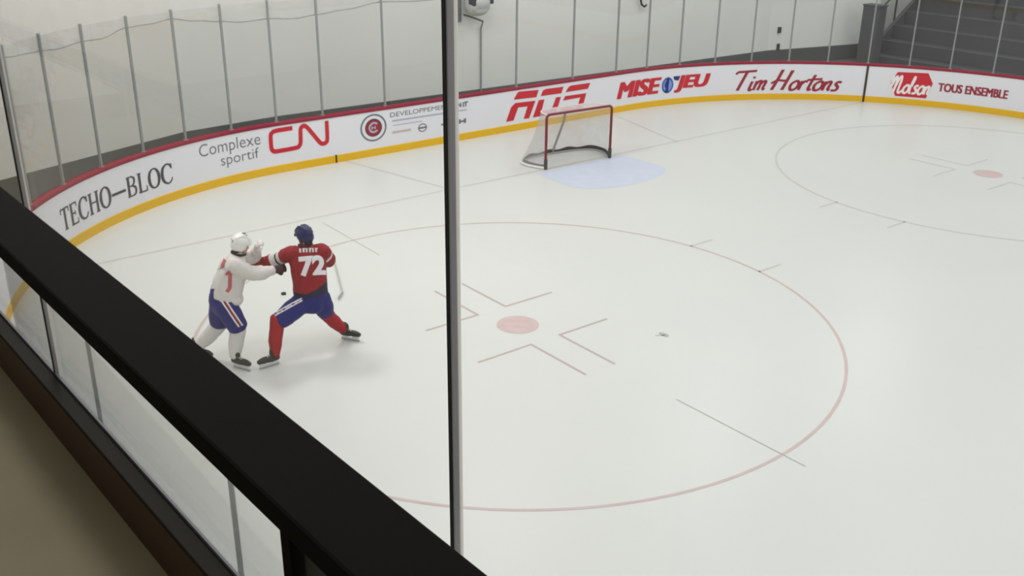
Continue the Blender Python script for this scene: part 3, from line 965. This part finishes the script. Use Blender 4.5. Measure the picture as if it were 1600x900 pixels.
def glove(root, wrist, hand, palm, mat_):
    """padded glove: flared cuff, palm, four unequal curled fingers, thumb from the palm's side"""
    wv, hv = Vector(wrist), Vector(hand)
    d = (hv-wv).normalized()
    pn = Vector(palm); pn = (pn-d*pn.dot(d)).normalized()
    sd = d.cross(pn)
    bm = bmesh.new()
    tube(bm, [wv-d*0.06, wv+d*0.04], [(0.062, 0.055), (0.05, 0.045)], sd, 12)
    tube(bm, [wv+d*0.02, hv-d*0.01, hv+d*0.05], [(0.045, 0.04), (0.056, 0.038), (0.056, 0.034)], sd, 14)
    for k, ln in enumerate((0.062, 0.072, 0.068, 0.052)):
        b0 = hv+d*0.05+sd*(-0.042+0.028*k)
        k1 = b0+d*ln*0.55+pn*0.012
        k2 = k1+d*ln*0.25+pn*ln*0.5
        k3 = k2-d*ln*0.25+pn*ln*0.35
        tube(bm, [b0-d*0.02, k1, k2, k3], [0.0155, 0.0155, 0.0145, 0.012], sd, 8, sub=3)
    b0 = hv-d*0.01-sd*0.05
    tube(bm, [b0, b0+d*0.035-sd*0.025+pn*0.02, b0+d*0.07-sd*0.01+pn*0.05], [0.019, 0.018, 0.014], sd, 8, sub=3)
    g = obj('glove', fused(bm, 0.0075, 2), mat_, root, True)
    bm = bmesh.new(); tube(bm, [wv-d*0.068, wv-d*0.045], [(0.066, 0.058), (0.064, 0.056)], sd, 14)
    obj('cuff_band', bm, 'glovedark' if mat_ != 'glovedark' else 'glovered', g, True)
    return g

class Surf:
    def __init__(s, o):
        bm = bmesh.new(); bm.from_mesh(o.data); s.t = BVHTree.FromBMesh(bm); bm.free(); s.o = o
    def hit(s, a, za):
        """where the line of sight slope meets the cloth, coordinates across (a) and apparent height (za)"""
        d = Vector((0, 1, -0.5)).normalized()
        loc, nr, _, _ = s.t.ray_cast(Vector((a, -3, za+1.5)), d)
        if loc is None:
            loc, nr, _, _ = s.t.find_nearest(Vector((a, -0.1, za+0.05)))
        if nr.dot(d) > 0: nr = -nr
        return loc+nr*0.006
def decal(name, sf, bm, m):
    for v in bm.verts:
        v.co = sf.hit(v.co.x, v.co.y)
    return obj(name, bm, m, sf.o)

def body_mesh(J):
    """one continuous figure: head with face, neck, trunk, tapering limbs, hands and feet"""
    bm = bmesh.new()
    hd, up, fw_ = Vector(J['head']), Vector(J['up']).normalized(), Vector(J['face'])
    fw_ = (fw_-up*fw_.dot(up)).normalized(); sd = up.cross(fw_)
    rot = Matrix((sd, fw_, up)).transposed()
    L = lambda x_, y_, z_: hd+sd*x_+fw_*y_+up*z_
    ell(bm, L(0, -0.012, 0.03), (0.074, 0.092, 0.088), rot)
    ell(bm, L(0, 0.022, -0.04), (0.060, 0.066, 0.078), rot)
    ell(bm, L(0, 0.052, -0.095), (0.032, 0.03, 0.024), rot)
    tube(bm, [L(0, 0.078, 0.012), L(0, 0.098, -0.022), L(0, 0.092, -0.034)], [0.010, 0.014, 0.012], sd, 8)
    tube(bm, [L(-0.022, 0.078, -0.064), L(0, 0.085, -0.062), L(0.022, 0.078, -0.064)], [0.006, 0.009, 0.006], up, 8)
    tube(bm, [L(-0.05, 0.066, 0.026), L(0, 0.082, 0.03), L(0.05, 0.066, 0.026)], [0.010, 0.011, 0.010], up, 8)
    for q in (-1, 1):
        ell(bm, L(q*0.077, -0.01, -0.01), (0.010, 0.022, 0.034), rot, 10)
    nk = Vector(J['neck'])
    tube(bm, [L(0, -0.02, -0.06), nk], [0.058, 0.068])
    tube(bm, [J['pelvis'], J['waist'], J['chest'], J['neck']], [(0.15, 0.11), (0.15, 0.11), (0.185, 0.125), (0.09, 0.075)], J['across'])
    for k in 'LR':
        tube(bm, [J['sh'+k], J['el'+k], J['wr'+k]], [0.062, 0.046, 0.030])
        wv, hv = Vector(J['wr'+k]), Vector(J['ha'+k])
        tube(bm, [wv, hv], [0.03, 0.034])
        tube(bm, [J['hip'+k], J['kn'+k], J['ca'+k], J['an'+k]], [0.088, 0.058, 0.056, 0.040])
        an, to = Vector(J['an'+k]), Vector(J['to'+k])
        tube(bm, [an, an.lerp(to, 0.42)+Vector((0, 0, 0.0))], [0.038, 0.026])
    return fused(bm, 0.012, 3)

def helmet(root, J, m, pos=(0, -0.006, 0.045)):
    hd, up, fw_ = Vector(J['head']), Vector(J['up']).normalized(), Vector(J['face'])
    fw_ = (fw_-up*fw_.dot(up)).normalized(); sd = up.cross(fw_)
    rot = Matrix((sd, fw_, up)).transposed()
    L = lambda x_, y_, z_: hd+sd*x_+fw_*y_+up*z_
    bm = bmesh.new()
    ell(bm, L(0, -0.008, 0.045), (0.105, 0.130, 0.112), rot, 28)
    ell(bm, L(0, -0.055, 0.0), (0.094, 0.082, 0.09), rot, 20)
    for q in (-1, 1):
        ell(bm, L(q*0.072, -0.02, -0.005), (0.038, 0.055, 0.06), rot, 14)
        tube(bm, [L(q*0.045, 0.09, 0.10), L(q*0.055, 0.0, 0.152), L(q*0.05, -0.10, 0.10)], [0.014, 0.016, 0.014], sd, 8)
    tube(bm, [L(-0.075, 0.085, 0.045), L(0, 0.122, 0.05), L(0.075, 0.085, 0.045)], [0.014, 0.015, 0.014], up, 8)
    me = fused(bm, 0.010, 3)
    bm = bmesh.new(); bm.from_mesh(me); bpy.data.meshes.remove(me)
    # open face and neck edge
    bmesh.ops.bisect_plane(bm, geom=bm.verts[:]+bm.edges[:]+bm.faces[:], plane_co=L(0, 0.0, -0.055), plane_no=-up+fw_*0.05, clear_outer=True)
    kill = [f_ for f_ in bm.faces if (f_.calc_center_median()-hd).dot(fw_) > 0.045 and (f_.calc_center_median()-hd).dot(up) < 0.03]
    bmesh.ops.delete(bm, geom=kill, context='FACES')
    h = obj('helmet', bm, m, root, True)
    sm = h.modifiers.new('shell', 'SOLIDIFY'); sm.thickness = 0.008
    for q in (-1, 1):
        obj('vent', box(bmesh.new(), L(q*0.035, 0.02, 0.157), (0.014, 0.05, 0.01), rot, 0.003), 'dark', h)
        obj('vent', box(bmesh.new(), L(q*0.03, -0.125, 0.06), (0.02, 0.012, 0.035), rot, 0.003), 'dark', h)
    bm = bmesh.new()
    pipe(bm, [L(-0.085, 0.0, -0.04), L(-0.062, 0.03, -0.09), L(0, 0.05, -0.122), L(0.062, 0.03, -0.09), L(0.085, 0.0, -0.04)], 0.006, 6)
    obj('chin_strap', bm, 'dark', h)
    return h

def hair(root, J, m='hair'):
    hd, up, fw_ = Vector(J['head']), Vector(J['up']).normalized(), Vector(J['face'])
    fw_ = (fw_-up*fw_.dot(up)).normalized(); sd = up.cross(fw_)
    rot = Matrix((sd, fw_, up)).transposed()
    L = lambda x_, y_, z_: hd+sd*x_+fw_*y_+up*z_
    bm = bmesh.new()
    ell(bm, L(0, -0.055, -0.035), (0.078, 0.05, 0.07), rot)
    ell(bm, L(0, -0.055, -0.085), (0.062, 0.045, 0.045), rot)
    return obj('hair', fused(bm, 0.01, 3, 0.006, 0.03), m, root, True)

# ---- player in red, back to the camera
pr_ = thing('person', 'person in red jersey numbered 72, blue helmet and pants, legs wide apart, grappling', 'person', (9.64158, 5.17486, 0), ANG)
J = dict(head=(0.165, 0.13, 1.65), up=(-0.12, 0.18, 1), face=(-0.75, 0.62, -0.1), neck=(0.18, 0.11, 1.53), chest=(0.185, 0.08, 1.38), waist=(0.19, 0.03, 1.05), pelvis=(0.20, 0.03, 0.86), across=(1, 0, 0),
         shL=(-0.0, 0.09, 1.45), elL=(-0.19, 0.25, 1.33), wrL=(-0.37, 0.335, 1.275), haL=(-0.46, 0.35, 1.265),
         shR=(0.38, 0.09, 1.44), elR=(0.47, 0.27, 1.24), wrR=(0.31, 0.42, 1.26), haR=(0.24, 0.46, 1.29),
         hipL=(0.10, 0.03, 0.82), knL=(-0.26, -0.10, 0.56), caL=(-0.31, -0.15, 0.36), anL=(-0.335, -0.19, 0.15), toL=(-0.53, -0.29, 0.06),
         hipR=(0.31, 0.05, 0.82), knR=(0.38, 0.23, 0.48), caR=(0.49, 0.30, 0.33), anR=(0.61, 0.38, 0.16), toR=(0.75, 0.30, 0.06))
obj('body', body_mesh(J), 'skin', pr_, True)
hair(pr_, J)
helmet(pr_, J, 'helmblue')
bm = bmesh.new()
tube(bm, [(0.195, 0.02, 0.91), (0.195, 0.02, 1.05), (0.19, 0.04, 1.22), (0.185, 0.07, 1.38), (0.18, 0.09, 1.47), (0.175, 0.11, 1.535)],
     [(0.225, 0.165), (0.225, 0.165), (0.235, 0.165), (0.245, 0.155), (0.20, 0.125), (0.085, 0.085)], (1, 0, 0), 28)
for k in 'LR':
    q = -1 if k == 'L' else 1
    ell(bm, Vector(J['sh'+k])+Vector((0, 0, 0.015)), (0.115, 0.115, 0.095))
    tube(bm, [Vector(J['sh'+k])-Vector((q*0.06, 0, 0)), J['sh'+k], J['el'+k], J['wr'+k]], [0.10, 0.108, 0.092, 0.07], (0, 0, 1), 18)
me = fused(bm, 0.0085, 6, 0.013, 0.11)
jr = obj('jersey', me, ['jred', 'jnavy', 'jwhite'], pr_, True)
for p in me.polygons:
    c_ = p.center
    if c_.z < 1.02 + 0.12*max(0, (c_.x-0.15)/0.28) - 0.06:
        p.material_index = 1
for k in 'LR':
    a_, b_ = Vector(J['sh'+k]), Vector(J['el'+k])
    d_ = (b_-a_).normalized()
    for p in me.polygons:
        q_ = p.center-a_
        t_ = q_.dot(d_)
        if (0.16 if k == 'L' else 0.06) < t_ < (0.34 if k == 'L' else 0.10) and (q_-d_*t_).length < 0.135 and p.center.z > 1.2 and (k == 'L' or p.center.x > 0.31):
            p.material_index = 1 if 0.215 < t_ < 0.25 else 2
sf = Surf(jr)
def textdecal(s_, a0, z0, a1, z1, off, nm, m_, sfc):
    bm = text_bm(s_, 0, off)
    fit(bm, a0, z0, a1, z1)
    for _ in range(1):
        bmesh.ops.triangulate(bm, faces=bm.faces[:])
        bmesh.ops.subdivide_edges(bm, edges=[e for e in bm.edges if e.calc_length() > 0.03], cuts=2)
        bmesh.ops.triangulate(bm, faces=bm.faces[:])
    return decal(nm, sfc, bm, m_)
textdecal('72', 0.07, 1.135, 0.405, 1.425, 0.05, 'number', 'clothwhite', sf)
bm = bmesh.new()
for k in range(6):
    a = 0.10+0.04*k
    ribbon(bm, [(a, 1.482-0.002*k), (a, 1.512-0.002*k), (a, 1.542-0.002*k)], 0.022, False)
    if k % 2:
        ribbon(bm, [(a, 1.512-0.002*k), (a+0.02, 1.542-0.002*k)], 0.014, False)
decal('name_bar', sf, bm, 'jwhite')
bm = bmesh.new(); pipe(bm, [(0.175+0.088*math.cos(2*PI*i/20), 0.11+0.088*math.sin(2*PI*i/20), 1.545) for i in range(20)], 0.014, 6, True)
obj('collar', bm, 'jnavy', jr, True)

bm = bmesh.new()
tube(bm, [(0.20, 0.03, 0.72), (0.20, 0.025, 0.84), (0.195, 0.02, 0.99)], [(0.185, 0.16), (0.215, 0.172), (0.205, 0.155)], (1, 0, 0), 24)
tube(bm, [(0.11, 0.02, 0.80), (-0.06, -0.04, 0.70), (-0.22, -0.085, 0.60)], [0.145, 0.14, 0.122], (0, 1, 0), 20)
tube(bm, [(0.31, 0.05, 0.80), (0.35, 0.12, 0.66), (0.38, 0.19, 0.54)], [0.145, 0.135, 0.115], (0, 1, 0), 20)
pn = obj('pants', fused(bm, 0.0125, 4, 0.010, 0.12), 'pants', pr_, True)
sf = Surf(pn)
for nm, off_, wd, m_ in (('side_stripe', 0.0, 0.022, 'clothwhite'), ('side_stripe', 0.028, 0.020, 'jnavy'), ('side_stripe', 0.055, 0.022, 'clothwhite')):
    bm = bmesh.new()
    ribbon(bm, [(-0.27+0.37*i/12-off_*0.45, 0.66-off_+0.19*i/12+off_*0.2) for i in range(13)], wd, False)
    decal(nm, sf, bm, m_)
for k, kn in (('L', (-0.27, -0.10, 0.57)), ('R', (0.375, 0.21, 0.51))):
    bm = bmesh.new()
    kv, ca, an = Vector(kn), Vector(J['ca'+k]), Vector(J['an'+k])
    tube(bm, [kv+(kv-ca)*0.25, kv, ca, an+(ca-an)*0.05], [0.10, 0.10, 0.092, 0.070], (1, 0, 0), 18)
    obj('sock', fused(bm, 0.011, 3, 0.006, 0.08), 'sockred', pr_, True)
boots(pr_, (-0.305, -0.175, 0), (-0.545, -0.29, 0), J['anL'])
boots(pr_, (0.595, 0.41, 0), (0.76, 0.30, 0), J['anR'])
glove(pr_, J['wrL'], J['haL'], (0.1, 0.2, -1), 'glovered')
glove(pr_, J['wrR'], J['haR'], (-0.5, -0.2, -1), 'glovered')

# ---- player in white
pw_ = thing('person', 'person in white jersey, white helmet and blue pants, leaning in with outstretched arms', 'person', (10.45972, 4.84504, 0), ANG)
K = dict(head=(0.245, 0.10, 1.62), up=(0.25, 0.0, 1), face=(0.95, 0.25, -0.25), neck=(0.20, 0.10, 1.50), chest=(0.13, 0.09, 1.34), waist=(0.03, 0.06, 1.08), pelvis=(-0.04, 0.06, 0.92), across=(0, 1, 0),
         shR=(0.14, -0.09, 1.41), elR=(0.38, -0.03, 1.27), wrR=(0.60, 0.04, 1.265), haR=(0.69, 0.07, 1.265),
         shL=(0.19, 0.27, 1.42), elL=(0.37, 0.36, 1.36), wrL=(0.42, 0.28, 1.46), haL=(0.435, 0.25, 1.52),
         hipR=(-0.02, -0.06, 0.90), knR=(0.11, -0.06, 0.54), caR=(0.065, -0.075, 0.34), anR=(0.03, -0.12, 0.16), toR=(0.20, -0.27, 0.06),
         hipL=(-0.06, 0.17, 0.90), knL=(-0.14, 0.15, 0.53), caL=(-0.29, 0.20, 0.34), anL=(-0.45, 0.26, 0.17), toL=(-0.33, 0.17, 0.06))
obj('body', body_mesh(K), 'skin', pw_, True)
hair(pw_, K)
helmet(pw_, K, 'helmwhite')
bm = bmesh.new()
tube(bm, [(-0.005, 0.04, 0.95), (0.03, 0.05, 1.10), (0.075, 0.065, 1.22), (0.13, 0.085, 1.35), (0.17, 0.095, 1.44), (0.205, 0.10, 1.51)],
     [(0.20, 0.20), (0.20, 0.20), (0.21, 0.19), (0.225, 0.175), (0.18, 0.13), (0.085, 0.085)], (0, 1, 0), 28)
ell(bm, (0.09, -0.0, 0.93), (0.13, 0.14, 0.09))
for k in 'LR':
    q = 1 if k == 'L' else -1
    ell(bm, Vector(K['sh'+k])+Vector((0, 0, 0.01)), (0.115, 0.105, 0.10))
    tube(bm, [Vector(K['sh'+k])-Vector((0, q*0.06, 0)), K['sh'+k], K['el'+k], K['wr'+k]], [0.10, 0.112, 0.10, 0.072], (0, 0, 1), 18)
jw = obj('jersey', fused(bm, 0.0125, 4, 0.014, 0.11), 'jwhite', pw_, True)
sf = Surf(jw)
for nm, pts, wd in (('back_number', [(-0.055, 1.36), (-0.045, 1.42), (-0.02, 1.48), (-0.005, 1.53)], 0.05), ('side_panel', [(0.085, 1.275), (0.075, 1.18), (0.06, 1.08), (0.02, 1.02)], 0.045), ('side_panel', [(0.03, 1.255), (0.06, 1.285), (0.09, 1.28)], 0.035)):
    bm = bmesh.new(); ribbon(bm, pts, wd)
    decal(nm, sf, bm, 'jredpatch')
bm = bmesh.new(); pipe(bm, [(0.205+0.085*math.cos(2*PI*i/20), 0.10+0.085*math.sin(2*PI*i/20), 1.52-0.02*math.cos(2*PI*i/20)) for i in range(20)], 0.016, 6, True)
obj('collar', bm, 'hair', jw, True)
bm = bmesh.new()
tube(bm, [(-0.035, 0.05, 0.80), (-0.045, 0.05, 0.92), (-0.02, 0.05, 1.07)], [(0.185, 0.165), (0.20, 0.185), (0.18, 0.165)], (0, 1, 0), 24)
tube(bm, [(-0.03, -0.055, 0.88), (0.05, -0.06, 0.70), (0.105, -0.06, 0.56)], [0.150, 0.145, 0.13], (0, 1, 0), 20)
tube(bm, [(-0.07, 0.16, 0.86), (-0.11, 0.15, 0.70), (-0.125, 0.14, 0.55)], [0.150, 0.145, 0.13], (0, 1, 0), 20)
pn = obj('pants', fused(bm, 0.0125, 4, 0.010, 0.12), 'pants', pw_, True)
sf = Surf(pn)
for off_, wd, m_ in ((-0.022, 0.018, 'clothwhite'), (0.0, 0.018, 'sockred'), (0.022, 0.018, 'clothwhite')):
    bm = bmesh.new()
    ribbon(bm, [(-0.07+0.215*i/12+off_, 0.985-0.46*i/12+off_*0.4) for i in range(13)], wd, False)
    decal('side_stripe', sf, bm, m_)
for k, kn in (('R', (0.105, -0.06, 0.53)), ('L', (-0.14, 0.145, 0.52))):
    bm = bmesh.new()
    kv, ca, an = Vector(kn), Vector(K['ca'+k]), Vector(K['an'+k])
    tube(bm, [kv+(kv-ca)*0.25, kv, ca, an+(ca-an)*0.05], [0.105, 0.108, 0.10, 0.074], (1, 0, 0), 18)
    obj('sock', fused(bm, 0.011, 3, 0.006, 0.08), 'sockwhite', pw_, True)
boots(pw_, (0.01, -0.10, 0), (0.20, -0.275, 0), K['anR'])
boots(pw_, (-0.49, 0.29, 0), (-0.33, 0.16, 0), K['anL'])
glove(pw_, K['wrR'], K['haR'], (0.2, 1, -0.3), 'glovedark')
glove(pw_, K['wrL'], K['haL'], (1, 0, 0.1), 'glovewhite')

# puck and dropped stick on the ice
t = thing('puck', 'small black puck lying on the ice between and behind the two players', 'puck', (8.87, 3.09, 0))
bm = bmesh.new()
bmesh.ops.create_cone(bm, cap_ends=True, segments=28, radius1=0.038, radius2=0.038, depth=0.0254, matrix=Matrix.Translation((0, 0, 0.0137)))
obj('rubber_disc', bm, 'puck', t)
a, b = Vector((8.12, 3.60)), Vector((7.75, 2.75))
d = (b-a).normalized()
t = thing('hockey_stick', 'thin grey hockey stick lying on the ice behind the player in red', 'hockey stick', (a.x, a.y, 0), math.atan2(d.y, d.x))
obj('shaft', newbox((0.75, 0, 0.017), (1.5, 0.022, 0.03), bevel=0.005), 'stick', t)
bm = bmesh.new()
tube(bm, [(-0.0, 0, 0.02), (-0.10, 0.03, 0.03), (-0.27, 0.09, 0.038)], [(0.010, 0.018), (0.008, 0.028), (0.006, 0.034)], (0, 1, 0), 10)
obj('blade', bm, 'stick', t, True)

# ------------------------------------------------------------------ balcony: floor, kerb, glass, handrail (turned 2 degrees to the rink)
AB = math.atan(0.037)
RB3 = Matrix.Rotation(AB, 3, 'Z')
def bal(x, y, z):
    return CAM+RB3 @ Vector((x, y, z))
def bbox(c, s, bevel=0.0):
    return box(bmesh.new(), bal(*c), s, RB3, bevel)
o = obj('floor', bbox((1.45, -1.5, -1.8), (4.3, 13, 0.4)), 'carpet'); tag(o, kind='structure')
o = obj('ceiling', bbox((1.45, -1.5, 1.7), (4.3, 13, 0.2)), 'soffit'); tag(o, kind='structure')
o = obj('wall_balcony_rear', bbox((3.7, -1.5, 0.0), (0.2, 13, 3.2)), 'soffit'); tag(o, kind='structure')
o = obj('wall_balcony_blocker', bbox((1.45, -7.9, 0.0), (4.3, 0.2, 3.2)), 'soffit'); tag(o, kind='structure')  # unseen end walls, added to keep bright surroundings out of the glass reflection
o = obj('wall_balcony_blocker', bbox((1.45, 4.9, 0.0), (4.3, 0.2, 3.2)), 'soffit'); tag(o, kind='structure')
t = thing('kerb', 'dark brown kerb along the balcony edge holding the glass', 'kerb', bal(-0.68, -1.5, -1.6), AB)
obj('kerb_body', newbox((0.0, 0, 0.075), (0.058, 12.6, 0.15)), 'kerb', t)
obj('kerb_cap', newbox((0.006, 0, 0.156), (0.046, 12.6, 0.012), bevel=0.003), 'kerbtop', t)
obj('glass_channel', newbox((-0.021, 0, 0.160), (0.006, 12.6, 0.018)), 'adgrey', t)
GXB = -0.705
JY = [-7.6, -4.95, -2.975, -0.945, 1.1]
GLAB = ['balcony glass pane at the far end of the kerb, mostly out of view', 'balcony glass pane on the kerb before the thin dark joint at the far end', 'balcony glass pane between the thin and the thick dark joints, before the players', 'large balcony glass pane beyond the thick black joint, in front of the goal']
for i, (y0, y1) in enumerate(zip(JY, JY[1:])):
    if i == 0:
        continue
    o = obj('balcony_glass', bbox((GXB, (y0+y1)/2, -0.32), (0.012, y1-y0-0.016, 2.26)), 'bglass')
    tag(o, GLAB[i], 'glass pane', 'panes of the balcony glass')
for y, lab in ((-2.975, 'thin dark vertical joint between balcony panes near the far corner boards'), (-0.945, 'thick black and grey vertical joint between balcony panes, beside the goal')):
    t = thing('glass_joint', lab, 'glass joint', bal(GXB, y, -1.45), AB, 'joints of the balcony glass')
    obj('gasket', newbox((0.0065, 0.0, 1.13), (0.0042, 0.003, 2.26)), 'gasket', t)
    obj('edge_strip', newbox((-0.0005, 0.0017, 1.13), (0.0095, 0.004, 2.26)), 'edge', t)
    obj('seal_strip', newbox((-0.0078, 0.0032, 1.13), (0.0048, 0.003, 2.26)), 'seal', t)
t = thing('handrail', 'black flat-topped handrail running along the balcony before the glass', 'handrail', bal(-0.387, -1.5, -1.6), AB)
obj('rail_bar', newbox((0, 0, 1.036), (0.092, 11, 0.028), bevel=0.004), 'rail', t)
obj('post', newbox((0.0, 0.70, 0.51), (0.022, 0.022, 1.02), bevel=0.002), 'rail', t)
bm = bmesh.new()
pr = [(0.69, 1.022), (0.66, 1.022), (0.69, 0.985)]
f = [[bm.verts.new((x_, y_, z_)) for y_, z_ in pr] for x_ in (-0.010, 0.010)]
bm.faces.new(f[0]); bm.faces.new(f[1][::-1])
for j in range(3):
    bm.faces.new((f[0][j], f[0][(j+1) % 3], f[1][(j+1) % 3], f[1][j]))
obj('gusset', bm, 'rail', t)
obj('infill_panel', newbox((-0.004, 1.45, 0.5), (0.008, 1.46, 0.96)), 'dark', t)
